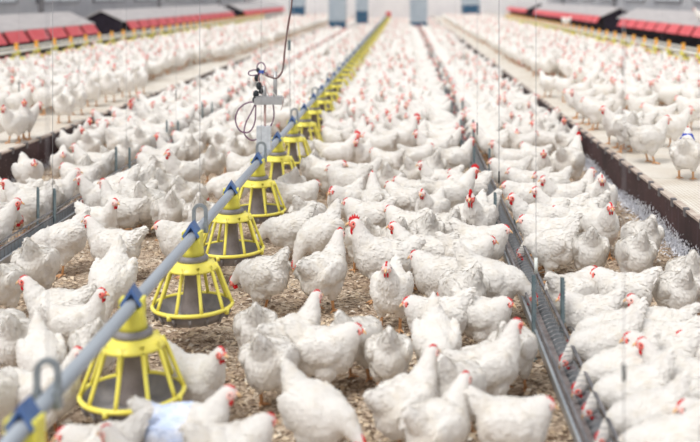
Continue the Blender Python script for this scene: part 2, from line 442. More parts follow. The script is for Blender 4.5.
# ------------------------------------------------------------------ feeder pans
def pan_parts(lod=False):
    """list of (name, mesh); the ring of the grille is at z = 0.2 above the floor"""
    res = []
    n = 16 if lod else 40
    def done(name, bm, m):
        bmesh.ops.recalc_face_normals(bm, faces=bm.faces[:]); me = bpy.data.meshes.new(name); bm.to_mesh(me); bm.free(); me.materials.append(m); res.append((name, me))
    bm = bmesh.new()   # dish
    lathe(bm, [(.168, .203), (.172, .198), (.160, .165), (.135, .142), (.06, .136), (.0005, .135)], n)
    lathe(bm, [(.168, .203), (.158, .185), (.135, .155), (.09, .150), (.05, .175), (.0005, .178)], n)
    for k in range(0 if lod else 14):
        a = 2*PI*k/14; bbox2 = (.172*math.cos(a), .172*math.sin(a))
        tube(bm, [(bbox2[0], bbox2[1], .185), (bbox2[0]*.9, bbox2[1]*.9, .150)], .008, 5)
    done('pan_dish', bm, M['grey_plastic'])
    bm = bmesh.new()   # grille: ring, shoulder dome, ribs
    N = 24 if lod else 48
    tube(bm, [(.178*math.cos(2*PI*k/N), .178*math.sin(2*PI*k/N), .203) for k in range(N)], .0095, 6, closed=True)
    lathe(bm, [(.056, .405), (.075, .402), (.098, .392), (.112, .375), (.115, .366), (.110, .366), (.104, .378), (.07, .390), (.056, .39)], n)
    ribs = 10
    for k in range(ribs):
        a = 2*PI*(k + .3)/ribs; c_, s_ = math.cos(a), math.sin(a)
        pts = [(r*c_, r*s_, z) for r, z in ((.100, .390), (.116, .362), (.141, .300), (.165, .238), (.178, .203))]
        tube(bm, pts, [.010, .009, .0078, .0078, .008], 5 if lod else 7)
    for k in range(4):
        a = 2*PI*(k + .8)/4; tube(bm, [(.180*math.cos(a), .180*math.sin(a), .206), (.180*math.cos(a), .180*math.sin(a), .182)], .011, 6)
    done('grille', bm, M['yellow'])
    bm = bmesh.new()
    lathe(bm, [(.030, .40), (.034, .36), (.042, .25), (.056, .175)], n)
    done('drop_tube', bm, M['drop_tube'])
    bm = bmesh.new()
    lathe(bm, [(.001, .428), (.062, .428), (.070, .418), (.070, .406), (.060, .398), (.001, .398)], n)
    done('collar', bm, M['grey_plastic'])
    bm = bmesh.new()   # neck
    lathe(bm, [(.001, .425), (.053, .425), (.050, .45), (.043, .480), (.040, .50), (.001, .50)], n)
    for sx in (-1, 1): bbox(bm, sx*.036 - .006, sx*.036 + .006, -.028, .028, .44, .535)
    bbox(bm, -.043, .043, -.010, .010, .43, .50)
    done('neck', bm, M['yellow_dull'])
    bm = bmesh.new()   # blue saddle clip over the pipe
    prism_y(bm, [(-.040, .518), (0, .580), (.040, .518), (.032, .508), (0, .560), (-.032, .508)], -.032, .032)
    A = [(-.036, .512), (0, .574), (.036, .512)]
    prism_y(bm, A, -.004, .004)
    done('saddle_clip', bm, M['blue'])
    return res
near_pan, far_pan = pan_parts(), pan_parts(True)
FX = -.962
PZ1 = 3.53
num = ['first', 'second', 'third', 'fourth', 'fifth', 'sixth', 'seventh', 'eighth', 'ninth', 'tenth', 'eleventh', 'twelfth',
       'thirteenth', 'fourteenth', 'fifteenth', 'sixteenth', 'seventeenth', 'eighteenth', 'nineteenth', 'twentieth']
pipe_end = 58.0
for kk in range(-1, 54):
    y = PZ1 + kk
    parts = near_pan if kk < 12 else far_pan
    t = empty('feeder_pan', (FX, y, 0), R(random.Random(kk).uniform(-6, 6)))
    for nm, me in parts: link_mesh(nm, me, t)
    i = kk + 1
    if i == 0: lab = 'blurred yellow feeder pan cut off by the bottom left corner'
    elif i < 20: lab = 'yellow grille feeder pan on the pipe, %s whole pan counted from the front' % num[i-1]
    else: lab = 'tiny yellow feeder pan among the distant merged pans at the pipe end'
    tag(t, lab, 'feeder pan', 'yellow feeder pans along the grey pipe')
bm = bmesh.new(); tube(bm, [(FX, y, .512) for y in np.arange(1.6, pipe_end + .1, 2.8)], .0235, 14)
tag(finish(bm, 'feeder_pipe', M['pipe'], smooth=False), 'long grey metal feeder pipe carrying the row of yellow pans', 'pipe')
bm = bmesh.new(); bbox(bm, FX-.14, FX+.14, pipe_end, pipe_end+.35, .38, .68)
fm = finish(bm, 'feeder_motor', M['comb']); tag(fm, 'small red motor box at the far end of the feeder pipe', 'motor')
bm = bmesh.new(); tube(bm, [(FX, pipe_end+.15, 0), (FX, pipe_end+.15, .38)], .03, 8); finish(bm, 'stand', M['steel_dark'], fm).matrix_parent_inverse = Matrix()

# suspension hooks standing on the pipe
def hook_mesh():
    bm = bmesh.new()
    outer = [(-.040, -.015)] + [(.040*math.cos(a), .085 + .040*math.sin(a)) for a in np.linspace(PI, 0, 13)] + [(.040, -.015)]
    inner = [(-.022, -.015)] + [(.022*math.cos(a), .085 + .024*math.sin(a)) for a in np.linspace(PI, 0, 13)] + [(.022, -.015)]
    for yy in (-.006, .006): pass
    A = [[bm.verts.new((x, y_, z)) for x, z in outer] for y_ in (-.007, .007)]
    B = [[bm.verts.new((x, y_, z)) for x, z in inner] for y_ in (-.007, .007)]
    n = len(outer)
    for i in range(n - 1):
        bm.faces.new((A[0][i], A[0][i+1], B[0][i+1], B[0][i])); bm.faces.new((B[1][i], B[1][i+1], A[1][i+1], A[1][i]))
        bm.faces.new((A[1][i], A[1][i+1], A[0][i+1], A[0][i])); bm.faces.new((B[0][i], B[0][i+1], B[1][i+1], B[1][i]))
    for i in (0, n-1): bm.faces.new((A[0][i], B[0][i], B[1][i], A[1][i]))
    bbox(bm, -.042, -.020, -.013, .013, -.022, .030); bbox(bm, .020, .042, -.013, .013, -.022, .030)
    bmesh.ops.recalc_face_normals(bm, faces=bm.faces[:])
    me = bpy.data.meshes.new('hook_loop'); bm.to_mesh(me); bm.free(); me.materials.append(M['hook']); return me
hm = hook_mesh()
for v_ in hm.vertices: v_.co.x *= .9; v_.co.z *= .92
bm = bmesh.new(); tube(bm, [(0, 0, .118), (0, 0, 2.6)], .0012, 5)
cme = bpy.data.meshes.new('cord'); bm.to_mesh(cme); bm.free(); cme.materials.append(M['cord'])
for j in range(0, 24):
    y = PZ1 - 1 + 2*j + .16
    t = empty('pipe_hanger', (FX, y, .512))
    link_mesh('hook_loop', hm, t); link_mesh('cord', cme, t)
    lab = ['blurred grey hanger loop at the bottom left corner of the pipe'] + ['grey hanger loop on the pipe just behind the %s yellow pan' % num[2*q - 1] for q in range(1, 10)]
    tag(t, lab[j] if j < 10 else 'tiny grey hanger loop on the distant end of the feeder pipe', 'hanger', 'grey hanger loops on the feeder pipe')

# far small platform feeders: white pipe with yellow pans below
def platform_feeder(X, y0, y1, label, side):
    bm = bmesh.new()
    tube(bm, [(X, y, .68) for y in np.arange(y0, y1, 3)], .030, 10)
    o = finish(bm, 'platform_feeder_pipe', M['white_pipe']); tag(o, label, 'pipe', 'white feeder pipes over the platforms')
    bm = bmesh.new()
    tube(bm, [(X + (.13 if X > 0 else -.13), y, .73) for y in np.arange(y0, y1, 3)], .018, 8)
    o2 = finish(bm, 'water_pipe', M['white_pipe']); tag(o2, 'thin pale pipe running behind the white pipe over the %s platform' % side, 'pipe', 'thin pale pipes over the platforms')
    ks = np.arange(y0 + .5, min(y1, 46) , .9)
    for i, y in enumerate(ks):
        t = empty('platform_feeder_pan', (X, y, .245))
        t.scale = (1.15, 1.15, .85)
        for nm, me in far_pan:
            if nm != 'saddle_clip': link_mesh(nm, me, t)
        bm = None
        link_mesh('orange_lever', lever_me, t)
        lab = 'small yellow pan under the white pipe on the %s platform' % side
        tag(t, lab, 'feeder pan', 'yellow pans under the %s platform pipe' % side)
bm = bmesh.new(); bbox(bm, -.022, .022, -.018, .018, .50, .68)
lever_me = bpy.data.meshes.new('orange_lever'); bm.to_mesh(lever_me); bm.free()
lever_me.materials.append(mat('orange_plastic', (.85, .40, .06), .4))
platform_feeder(-6.45, 12.5, 60, 'long white feeder pipe above the crowded left platform', 'left')
platform_feeder(4.62, 12.5, 60, 'long white feeder pipe above the crowded right platform', 'right')

# ------------------------------------------------------------------ floor troughs
def trough(X, y0, y1, yposts, label, dx=0.0):
    t = empty('feed_trough', (X, y0, 0)); t.rotation_euler = (0, 0, math.atan2(-dx, y1 - y0)); tag(t, label, 'trough')
    L = y1 - y0
    bm = bmesh.new()
    th = .004; z0, z1, wt, wb = .045, .135, .048, .032
    prism_y(bm, [(-wt-.010, z1+.001), (-wt, z1+.004), (-wb, z0), (wb, z0), (wt, z1+.004), (wt+.010, z1+.001),
                 (wt+.010, z1-.004), (wt+th, z1-.004), (wb+th, z0-th), (-wb-th, z0-th), (-wt-th, z1-.004), (-wt-.010, z1-.004)], 0, L)
    finish(bm, 'channel', M['steel'], t)
    bm = bmesh.new()    # feed chain bed
    bbox(bm, -.027, .027, .01, L-.01, z0 + .001, z0 + .022)
    finish(bm, 'feed_chain', M['drop_tube'], t)
    bm = bmesh.new()    # upper rail and grille wires
    bbox(bm, wt - .008, wt + .004, 0, L, .192, .200)
    bbox(bm, -wt - .004, -wt + .006, 0, L, .176, .182)
    finish(bm, 'top_rail', M['steel_dark'], t)
    bm = bmesh.new(); y = .03
    n = 0
    while y < min(L, 22):
        tube(bm, [(-wt, y, z1), (-wt, y + .005, .178), (0, y + .012, .200), (wt - .003, y + .02, .196), (wt, y + .02, z1)], .0016, 4)
        y += .05
    finish(bm, 'wire_grille', M['wire'], t)
    for i, yp in enumerate(yposts):
        for sx in (-1, 1):
            bm = bmesh.new()
            x = sx * (wt + .012); yy = yp - y0 + (.0 if sx > 0 else .04)
            # L-section post with punched teeth on one edge
            bbox(bm, x - .008, x + .008, yy - .002, yy + .002, 0, .375)
            bbox(bm, x - .008, x - .005, yy - .002, yy + .016, 0, .375)
            if yp < 13:
                for q in range(12): bbox(bm, x + .008, x + .012, yy - .002, yy + .002, .18 + q*.0155, .188 + q*.0155)
            bbox(bm, x - .018, x + .018, yy - .018, yy + .018, 0, .004)
            finish(bm, 'post', M['post'], t)
        if yp < 14:
            bm = bmesh.new()
            tube(bm, [(.075 + .02*math.cos(a), yp - y0 - .10 + .10*math.sin(a) , .150 + .03*math.cos(a)) for a in np.linspace(0, PI*1.7, 10)], .0025, 5)
            finish(bm, 'wire_clip', M['steel_dark'], t)
    return t
TRX, TLX = .60, -2.29
trp = [2.5 + 1.85*i for i in range(22)]; tlp = [2.9 + 1.73*i for i in range(24)]
trough(TRX + .03, 1.6, 60, trp, 'galvanised feed trough with wire grille and serrated posts, right of the yellow pans', dx=-.1)
trough(TLX, 2.0, 60, tlp, 'galvanised feed trough with wire grille and serrated posts, behind the yellow pans')

# winch cords above the troughs
def cord(X, y, zlow, label, sleeve=None, mats='rubber', r=.0012, group='thin cords hanging over the troughs'):
    t = empty('hanging_cord', (X, y, zlow)); tag(t, label, 'cord', group)
    bm = bmesh.new(); tube(bm, [(0, 0, 0), (0, 0, 3.2 - zlow)], r, 5); finish(bm, 'line', M['cord'], t)
    if sleeve:
        bm = bmesh.new(); tube(bm, [(0, 0, sleeve[0] - zlow), (0, 0, sleeve[1] - zlow)], .005 if mats == 'rubber' else .008, 8)
        finish(bm, 'sleeve', M[mats], t)
cord(TRX, 2.74, .17, 'thin cord with black sleeve hanging over near trough, closest to camera', (.545, .59))
cord(TRX, 4.58, .17, 'thin cord with milky plastic weight hanging over near trough', (.33, .40), 'clear')
cord(TRX + .0, 6.38, .17, 'thin dark cord with black sleeve above near trough beside serrated post', (.41, .48), r=.0022)
cord(TRX, 8.3, .17, 'thin cord over near trough, fourth from camera', (.45, .55))
cord(TRX, 10.15, .17, 'thin cord over near trough, fifth from camera')
cord(TRX, 12.0, .17, 'thin cord over near trough, sixth from camera')
cord(TLX, 6.5, .17, 'thick grey cord over far trough, closest to camera', (.20, .42), r=.003, mats='rubber') if False else cord(TLX, 6.5, .17, 'pale grey cord over the trough beyond the yellow pans, closest to camera', r=.0015)
cord(TLX, 8.22, .17, 'thin cord over the trough beyond the yellow pans, second from camera')
cord(TLX, 10.0, .17, 'thin cord over the trough beyond the yellow pans, third from camera', (.55, .66))
cord(TLX, 13.4, .17, 'thin cord over the trough beyond the yellow pans, fourth from camera', (.6, .7))
for (px, py, side, q) in ((19, 92, 'left', 'nearest'), (79, 74, 'left', 'second nearest'), (121, 62, 'left', 'third nearest'), (623, 76, 'right', 'nearest'), (662, 60, 'right', 'second nearest'), (586, 52, 'right', 'third nearest'), (568, 45, 'right', 'farthest')):
    X, Y, _ = px_to_floor(px, py, .62)
    cord(X, Y, .62, 'thin cord with dark tip hanging over the %s platform, %s of these' % (side, q), (.62, .72), group='thin cords hanging over the platforms')

# ------------------------------------------------------------------ hanging switch box with cable loops
SX, SY = FX, 7.0
def P(px, py, dy=0):      # point in the vertical plane of the switch
    return Vector(((px - VX) * SY / FPX - SX, dy, CAM_H - (py - VY) * SY / FPX))
sw = empty('feeder_switch', (SX, SY, 0)); tag(sw, 'hanging feeder switch with tin tray, grey tubes and looped purple cables above the pipe', 'switch')
bm = bmesh.new(); a = P(255, 104); b_ = P(283, 98)
bbox(bm, a.x, b_.x, -.05, .07, a.z, b_.z); bbox(bm, a.x+.01, b_.x-.01, -.04, .06, b_.z, b_.z + .012)
finish(bm, 'tray', M['tin'], sw)
for q, (px, r_, top) in enumerate(((275, .014, 72), (264, .016, 86))):
    bm = bmesh.new(); p = P(px, 98); p2 = P(px, top)
    tube(bm, [(p.x, .01, p.z), (p2.x, .01, p2.z)], r_, 12); finish(bm, 'upright_tube', M['tin'], sw)
bm = bmesh.new(); p = P(265, 104); p2 = P(265, 130); tube(bm, [(p.x, 0, p.z), (p2.x, 0, p2.z)], .008, 8); finish(bm, 'rod', M['cable_pink'], sw)
bm = bmesh.new(); p = P(257, 126); p2 = P(271, 152); bbox(bm, p.x, p2.x, -.03, .03, p2.z, p.z); finish(bm, 'housing', M['clear2'], sw)
bm = bmesh.new()
for (px, py, rr_) in ((257, 78, .02), (259, 86, .022), (256, 94, .022), (260, 99, .018), (258, 70, .014), (261, 91, .018), (255, 100, .02)):
    p = P(px, py); bmesh.ops.create_icosphere(bm, subdivisions=2, radius=rr_, matrix=Matrix.Translation(p) @ Matrix.Diagonal((1, .8, 1.3, 1)))
finish(bm, 'connector_bundle', M['rubber'], sw, smooth=True)
def curve_pts(pl, n=10):
    res = []
    pl = [Vector(p) for p in pl]
    for i in range(len(pl) - 1):
        p0, p1, p2, p3 = pl[max(i-1, 0)], pl[i], pl[i+1], pl[min(i+2, len(pl)-1)]
        for j in range(n):
            t_ = j / n
            res.append(.5*((2*p1) + (p2-p0)*t_ + (2*p0-5*p1+4*p2-p3)*t_*t_ + (3*p1-p0-3*p2+p3)*t_**3))
    res.append(pl[-1]); return res
def cable(pts, r, m, dy=0):
    bm = bmesh.new(); tube(bm, curve_pts([P(x, y, d) for x, y, d in pts]), r, 7); finish(bm, 'cable', m, sw)
cable([(258, 102, 0), (247, 103, .01), (238, 110, .02), (235, 121, .02), (240, 131, .01), (249, 132, 0), (255, 122, -.01), (256, 105, -.01)], .0050, M['cable_dark'])
cable([(257, 100, .02), (251, 112, .03), (245, 124, .03), (244, 134, .02), (250, 140, .01), (257, 139, 0), (267, 131, 0), (273, 120, .02), (273, 108, .03), (271, 100, .03)], .0050, M['cable_dark'])
cable([(260, 88, 0), (259, 76, 0), (257, 69, 0), (258, 64, .01), (262, 63, .02), (265, 67, .01), (263, 72, 0), (256, 75, 0), (250, 75, -.01), (249, 72, -.01), (254, 70, 0), (262, 71, 0), (268, 75, .01)], .0045, M['cable_dark'])
cable([(262, 74, .01), (270, 77, 0), (277, 78, 0), (282, 72, 0), (284, 60, 0), (285, 50, 0), (288, 25, 0), (292, 0, 0), (294, -60, 0), (294, -200, 0)], .0060, M['cable_dark2'])
cable([(266, 72, .02), (272, 76, .015), (279, 75, .02), (283, 67, .015), (283.5, 55, .015), (286.5, 35, .015), (291, 6, .015), (293, -60, .015), (293, -200, .015)], .0045, M['cable_pink'])
cable([(261, 73, -.02), (259, 80, -.02), (266, 85, -.03), (268, 92, -.03), (273, 98, -.03), (281, 97, -.03), (283, 104, -.02), (281, 110, 0)], .0030, M['cable_pink'])
cable([(264, 74, -.02), (270, 84, -.03), (274, 92, -.03), (280, 100, -.03)], .0030, M['white_pipe'])
bm = bmesh.new(); p = P(262, 72); bbox(bm, p.x-.02, p.x+.012, -.015, .02, p.z-.008, p.z+.012); finish(bm, 'tape_wrap', M['cable_blue'], sw)
# spring on its line above the pipe
t = empty('tension_spring', (FX, 8.3, 1.15)); tag(t, 'small grey tension spring hanging on a line above the feeder pipe', 'spring')
bm = bmesh.new()
tube(bm, [(.012*math.cos(a), .012*math.sin(a), a*.0019) for a in np.linspace(0, 2*PI*7, 84)], .0035, 5); finish(bm, 'coil', M['post'], t)
bm = bmesh.new(); tube(bm, [(0, 0, 0), (0, .1, -.55)], .0025, 5); tube(bm, [(0, 0, .08), (0, 0, 1.8)], .002, 5); finish(bm, 'line', M['cord'], t)

# ------------------------------------------------------------------ feed hoppers at the far end
def hopper(px, wpx, ybase, yblue, zb, label):
    X, Y, _ = px_to_floor(px, ybase, zb)
    W = wpx * Y / FPX; zb1 = CAM_H - (yblue - VY) * Y / FPX
    t = empty('feed_hopper', (X, Y, zb)); tag(t, label, 'hopper', 'feed hoppers at the far end')
    bm = bmesh.new(); h = W/2
    prof = [(h*.96, 0), (h, zb1 - zb)]
    for (hw, z0_), (hw2, z1_) in zip(prof[:-1], prof[1:]):
        A = [bm.verts.new(p) for p in ((-hw,-hw,z0_),(hw,-hw,z0_),(hw,hw,z0_),(-hw,hw,z0_))]; B = [bm.verts.new(p) for p in ((-hw2,-hw2,z1_),(hw2,-hw2,z1_),(hw2,hw2,z1_),(-hw2,hw2,z1_))]
        for i in range(4): bm.faces.new((A[i], A[(i+1)%4], B[(i+1)%4], B[i]))
        bm.faces.new(A[::-1])
    finish(bm, 'blue_base', M['hopper_blue'], t)
    bm = bmesh.new(); bbox(bm, -h*1.02, h*1.02, -h*1.02, h*1.02, zb1 - zb, zb1 - zb + 1.0)
    bbox(bm, -h*1.06, h*1.06, -h*1.06, h*1.06, zb1 - zb + 1.0, zb1 - zb + 1.03)
    finish(bm, 'upper_bin', M['hopper_pale'], t)
hopper(298, 13.5, 21, 6.6, PH, 'pale hopper with dark blue base beside the hanging cable, on left platform')
hopper(337.5, 16.5, 34.5, 21, 0, 'pale hopper with blue base on the floor, left of the pan line end')
hopper(362, 12, 30, 11, 0, 'small hazy hopper squeezed close to the end of the yellow pans')
hopper(418.5, 17, 32, 22, 0, 'pale hopper with blue base on the floor, right of the pan line end')
hopper(470.5, 17.5, 18.5, 5, PH, 'hopper with dark blue base on the right platform edge')

# ------------------------------------------------------------------ hens
HC = .215     # body centre height as modelled
HCW = .20     # and once the bird is scaled
def neck_pose(p):
    # neck points (x, y, z, r), head pitch, head yaw, body pitch (deg, + = breast up)
    return {
        'U': ([(.080, 0, .262, .074), (.108, 0, .312, .054), (.120, 0, .356, .038), (.132, 0, .388, .0285)], 0, 0, 14),
        'N': ([(.095, 0, .255, .070), (.124, 0, .298, .056), (.144, 0, .336, .039), (.165, 0, .368, .0275)], -6, 0, 6),
        'L': ([(.090, 0, .255, .070), (.120, .012, .305, .050), (.130, .026, .345, .036), (.136, .040, .370, .0275)], -4, 70, 6),
        'T': ([(.090, 0, .255, .070), (.120, -.012, .305, .050), (.130, -.026, .345, .036), (.136, -.040, .370, .0275)], -4, -70, 6),
        'R': ([(.080, 0, .250, .080), (.108, 0, .275, .062), (.124, 0, .296, .046), (.136, 0, .308, .0290)], -12, 0, 3),
        'F': ([(.105, 0, .225, .072), (.150, 0, .225, .052), (.190, 0, .195, .038), (.220, 0, .165, .0275)], -45, 0, -8),
        'P': ([(.105, 0, .205, .072), (.150, 0, .170, .052), (.180, 0, .115, .037), (.200, 0, .070, .0275)], -65, 0, -14),
    }[p]

def build_blob(ells, voxel, smooth_it):
    bm = bmesh.new()
    for c, rad, rot in ells:
        mtx = Matrix.Translation(c) @ rot.to_matrix().to_4x4() @ Matrix.Diagonal((*rad, 1))
        bmesh.ops.create_icosphere(bm, subdivisions=3 if voxel < .012 else 2, radius=1.0, matrix=mtx)
    me = bpy.data.meshes.new('tmp'); bm.to_mesh(me); bm.free()
    o = bpy.data.objects.new('tmp', me); C.objects.link(o)
    m1 = o.modifiers.new('r', 'REMESH'); m1.mode = 'VOXEL'; m1.voxel_size = voxel
    if smooth_it:
        m2 = o.modifiers.new('s', 'SMOOTH'); m2.factor = .5; m2.iterations = smooth_it
    dg = bpy.context.evaluated_depsgraph_get(); ev = o.evaluated_get(dg)
    res = bpy.data.meshes.new_from_object(ev)
    V = np.empty(len(res.vertices)*3); res.vertices.foreach_get('co', V); V = V.reshape(-1, 3)
    Nn = np.empty(len(res.vertices)*3); res.vertices.foreach_get('normal', Nn); Nn = Nn.reshape(-1, 3)
    F = [tuple(p.vertices) for p in res.polygons]
    bpy.data.objects.remove(o); bpy.data.meshes.remove(me); bpy.data.meshes.remove(res)
    return V, Nn, F

def chain(pts, dens=.35):
    res = []
    for (x0, y0, z0, r0), (x1, y1, z1, r1) in zip(pts[:-1], pts[1:]):
        d = math.dist((x0, y0, z0), (x1, y1, z1)); n = max(1, int(d / (min(r0, r1) * dens)))
        for j in range(n):
            t_ = j / n; res.append((x0+(x1-x0)*t_, y0+(y1-y0)*t_, z0+(z1-z0)*t_, r0+(r1-r0)*t_))
    res.append(pts[-1]); return res

def rotp(p, a, c=(0, 0, HC)):
    x, z = p[0] - c[0], p[2] - c[2]; ca, sa = math.cos(a), math.sin(a)
    return (c[0] + x*ca - z*sa, p[1], c[2] + x*sa + z*ca)

def hen_meshes(pose, seed, rooster=False, lod=0):
    rnd = random.Random(seed * 7 + 1)
    neck, hp, hy, bp = neck_pose(pose)
    a = R(bp); I = Euler((0, 0, 0)); T = lambda e: Euler((0, -e, 0))
    ell = []
    def E(p, r, tilt=0): ell.append((Vector(rotp(p, a)), r, T(a + R(tilt))))
    fat = rnd.uniform(.95, 1.06)
    E((-.01, 0, HC - .004), (.146, .110*fat, .108*fat))
    E((.050, 0, HC - .006), (.096, .098*fat, .100))
    E((-.080, 0, HC + .015), (.098, .092*fat, .092))
    E((-.085, 0, HC - .035), (.085, .085, .074))
    E((-.118, 0, HC + .000), (.066, .080, .088))
    for s in (-1, 1):
        E((-.035, s*.092, HC + .020), (.116, .026, .060), -9)
        E((.035, s*.072, HC + .03), (.055, .034, .052))
        E((-.005, s*.052, HC - .070), (.062, .044, .055), 15)
    for q in range(8):
        t_ = q/7; E((-.115 - .090*t_, 0, HC + .040 + .092*t_), (.064 - .038*t_, .066 - .050*t_, .066 - .042*t_), -42)
    if pose not in 'PF': neck0 = [(.03, 0, HC + .01, .085)]
    else: neck0 = [(.04, 0, HC - .005, .085)]
    ch = chain(neck0 + list(neck))
    for x, y, z, r in ch: ell.append((Vector((x, y, z)), (r, r*.94, r), I))
    # head
    hx, hy_, hz, hr = neck[-1]
    hd = Matrix.Translation((hx, hy_, hz)) @ Euler((0, 0, R(hy))).to_matrix().to_4x4() @ Euler((0, R(-hp), 0)).to_matrix().to_4x4()
    hd = hd @ Matrix.Scale(1.17, 4)
    hq = (Euler((0, 0, R(hy))).to_matrix() @ Euler((0, R(-hp), 0)).to_matrix()).to_euler()
    for x, r in ((.006, .026), (.016, .0225), (.025, .018)):
        ell.append((hd @ Vector((x, 0, .001)), (r*1.12, r*.98, r*1.12), hq))
    for s in (-1, 1):   # top of the shank, feathered
        ell.append((Vector((.0, s*.052, .112)), (.030, .026, .045), I))
    vox = {0: .0068, 1: .012, 2: .021}[lod]
    V, N, F = build_blob(ell, vox, {0: 5, 1: 2, 2: 1}[lod])
    # ruffles
    if lod < 2:
        amp = .0046 if lod == 0 else .0045
        headc = np.array((hx, hy_, hz)); sx = rnd.uniform(0, 50)
        for i in range(len(V)):
            p = V[i]; f = min(1, max(0, (np.linalg.norm(p - headc) - .03) / .05))
            q = Vector((p[0]*22 + sx + p[2]*5, p[1]*28, p[2]*32)); q2 = q * 2.1
            V[i] = p + N[i] * f * amp * (noise.noise(q) * 1.0 + noise.noise(q2) * .65)
    verts = [V]; faces = list(F); mi = [0]*len(F); nv = len(V)
    # feathers lying on the surface
    nf = {0: 1500, 1: 420, 2: 0}[lod]
    nb = np.array(neck[0][:3])
    fv = []
    for q in range(nf):
        i = rnd.randrange(len(V)); p = Vector(V[i]); n = Vector(N[i])
        dh = (p - Vector((hx, hy_, hz))).length
        if dh < .036: continue
        onneck = p.x > .07 and (p - Vector(nb)).length < .16 and (pose in 'PF' or p.z > .26)
        if onneck: d = Vector((.02, 0, .20)) - p; d.normalize(); d += Vector((-.2, 0, -.1))
        else: d = Vector((-1, 0, -.28 if p.z > HC - .05 else -.6))
        d += Vector((rnd.uniform(-.3, .3), rnd.uniform(-.3, .3), rnd.uniform(-.3, .3)))
        d = d - n * d.dot(n)
        if d.length < .1: continue
        d.normalize(); s_ = n.cross(d)
        back = p.x < -.05
        l = rnd.uniform(.012, .022) * (1.3 if back else 1) * (.75 if onneck else 1); wd = l * rnd.uniform(.28, .42)
        lift = rnd.uniform(.001, .0048)
        fv.append((p - d*l*.3 - n*.003, p + d*l*.35 + s_*wd + n*lift*.4, p + d*l + n*lift, p + d*l*.35 - s_*wd + n*lift*.4, p + d*l*.4 + n*(lift*.4 + .002)))
    # long feathers: folded wing and tail
    if lod < 2:
        for s in (-1, 1):
            for q in range(9 if lod == 0 else 5):
                z = HC + .045 - q * (.010 if lod == 0 else .018); x0 = -.03 - .002*q
                p = Vector(rotp((x0, s*(.104 - .0008*q), z), a)); d = Vector(rotp((x0 - 1, s*(.104) - s*.32, z - .10 + .02*q), a)) - p; d.normalize()
                n = Vector((0, s, .1)).normalized(); s_ = n.cross(d).normalized(); l = .105 - .003*q; wd = .011
                fv.append((p, p + d*l*.5 + s_*wd + n*.006, p + d*l + n*.002, p + d*l*.5 - s_*wd + n*.006, p + d*l*.5 + n*.009))
        for q in range(13):
            tt = (q - 6) / 6
            p = Vector(rotp((-.15, tt*.026, HC + .068 - abs(tt)*.014), a)); d = Vector(rotp((-.15 - 1, tt*.10, HC + .055 + .95 - abs(tt)*.15), a)) - Vector(rotp((-.15, 0, HC + .055), a)); d.normalize()
            n = Vector((.5, tt*1.2, .6)).normalized(); s_ = n.cross(d).normalized(); l = .098 - .03*abs(tt) + rnd.uniform(-.008, .008); wd = .014
            fv.append((p, p + d*l*.6 + s_*wd, p + d*l, p + d*l*.6 - s_*wd, p + d*l*.6 + n*.003))
    if fv:
        arr = np.array([[tuple(v) for v in f] for f in fv]).reshape(-1, 3); verts.append(arr)
        for q in range(len(fv)):
            b = nv + q*5
            faces += [(b, b+1, b+4), (b+1, b+2, b+4), (b+2, b+3, b+4), (b+3, b, b+4)]; mi += [0]*4
    me = bpy.data.meshes.new('hen_body')
    me.from_pydata(np.vstack(verts).tolist(), [], faces); me.materials.append(M['feather'])
    me.polygons.foreach_set('use_smooth', [True]*len(faces)); me.update()
    parts = []
    def done(name, bm, m):
        bmesh.ops.recalc_face_normals(bm, faces=bm.faces[:])
        for f in bm.faces: f.smooth = True
        x = bpy.data.meshes.new(name); bm.to_mesh(x); bm.free(); x.materials.append(m); parts.append((name, x))
    k = 1.45 if rooster else 1.0
    seg = 2 if lod < 2 else 1
    bm = bmesh.new()   # bare red face around the eyes
    for s in (-1, 1):
        bmesh.ops.create_icosphere(bm, subdivisions=seg, radius=1, matrix=hd @ Matrix.Translation((.0165, s*.0115, -.003)) @ Matrix.Diagonal((.0185 if lod < 2 else .015, .0125, (.0165 if lod < 2 else .012)*(1.1 if rooster else 1), 1)))
    bmesh.ops.create_icosphere(bm, subdivisions=seg, radius=1, matrix=hd @ Matrix.Translation((.031, 0, .001)) @ Matrix.Diagonal((.012, .012, .014, 1)))
    nskin = len(bm.faces)
    if lod == 0:
        for s in (-1, 1): bmesh.ops.create_icosphere(bm, subdivisions=2, radius=.0044, matrix=hd @ Matrix.Translation((.018, s*.0215, .003)))
        bm.faces.ensure_lookup_table()
        for f in bm.faces[nskin:]: f.material_index = 1
    done('face', bm, M['skin'] if (rooster or (seed % 3 and lod < 2)) else M['skin_pale'])
    bm = bmesh.new()   # single comb with points
    top = [(-.016, .014), (-.020, .026), (-.013, .021), (-.009, .034), (-.003, .024), (.002, .039), (.008, .025), (.013, .036), (.018, .022), (.024, .028), (.030, .012)]
    pts = [(x*(1.1 if rooster else .8) + .008, .014 + (z - .014) * k * (.74 if rooster else .50) + .004) for x, z in top]
    A = [bm.verts.new(hd @ Vector((x, -.0035*k, z))) for x, z in pts]; B = [bm.verts.new(hd @ Vector((x, .0035*k, z))) for x, z in pts]
    bA = [bm.verts.new(hd @ Vector((x*.9 + .003, -.006, .016))) for x, z in pts]; bB = [bm.verts.new(hd @ Vector((x*.9 + .003, .006, .016))) for x, z in pts]
    for i in range(len(pts)-1):
        bm.faces.new((bA[i], bA[i+1], A[i+1], A[i])); bm.faces.new((bB[i+1], bB[i], B[i], B[i+1])); bm.faces.new((A[i], A[i+1], B[i+1], B[i]))
    bm.faces.new((bA[0], A[0], B[0], bB[0])); bm.faces.new((bA[-1], bB[-1], B[-1], A[-1]))
    done('comb', bm, M['comb'])
    bm = bmesh.new()   # wattles
    for s in (-1, 1):
        bmesh.ops.create_icosphere(bm, subdivisions=seg, radius=1, matrix=hd @ Matrix.Translation((.022, s*.007, -.018 - .008*k)) @ Matrix.Diagonal((.0085*k**.8, .0045, .0125*k**.9, 1)))
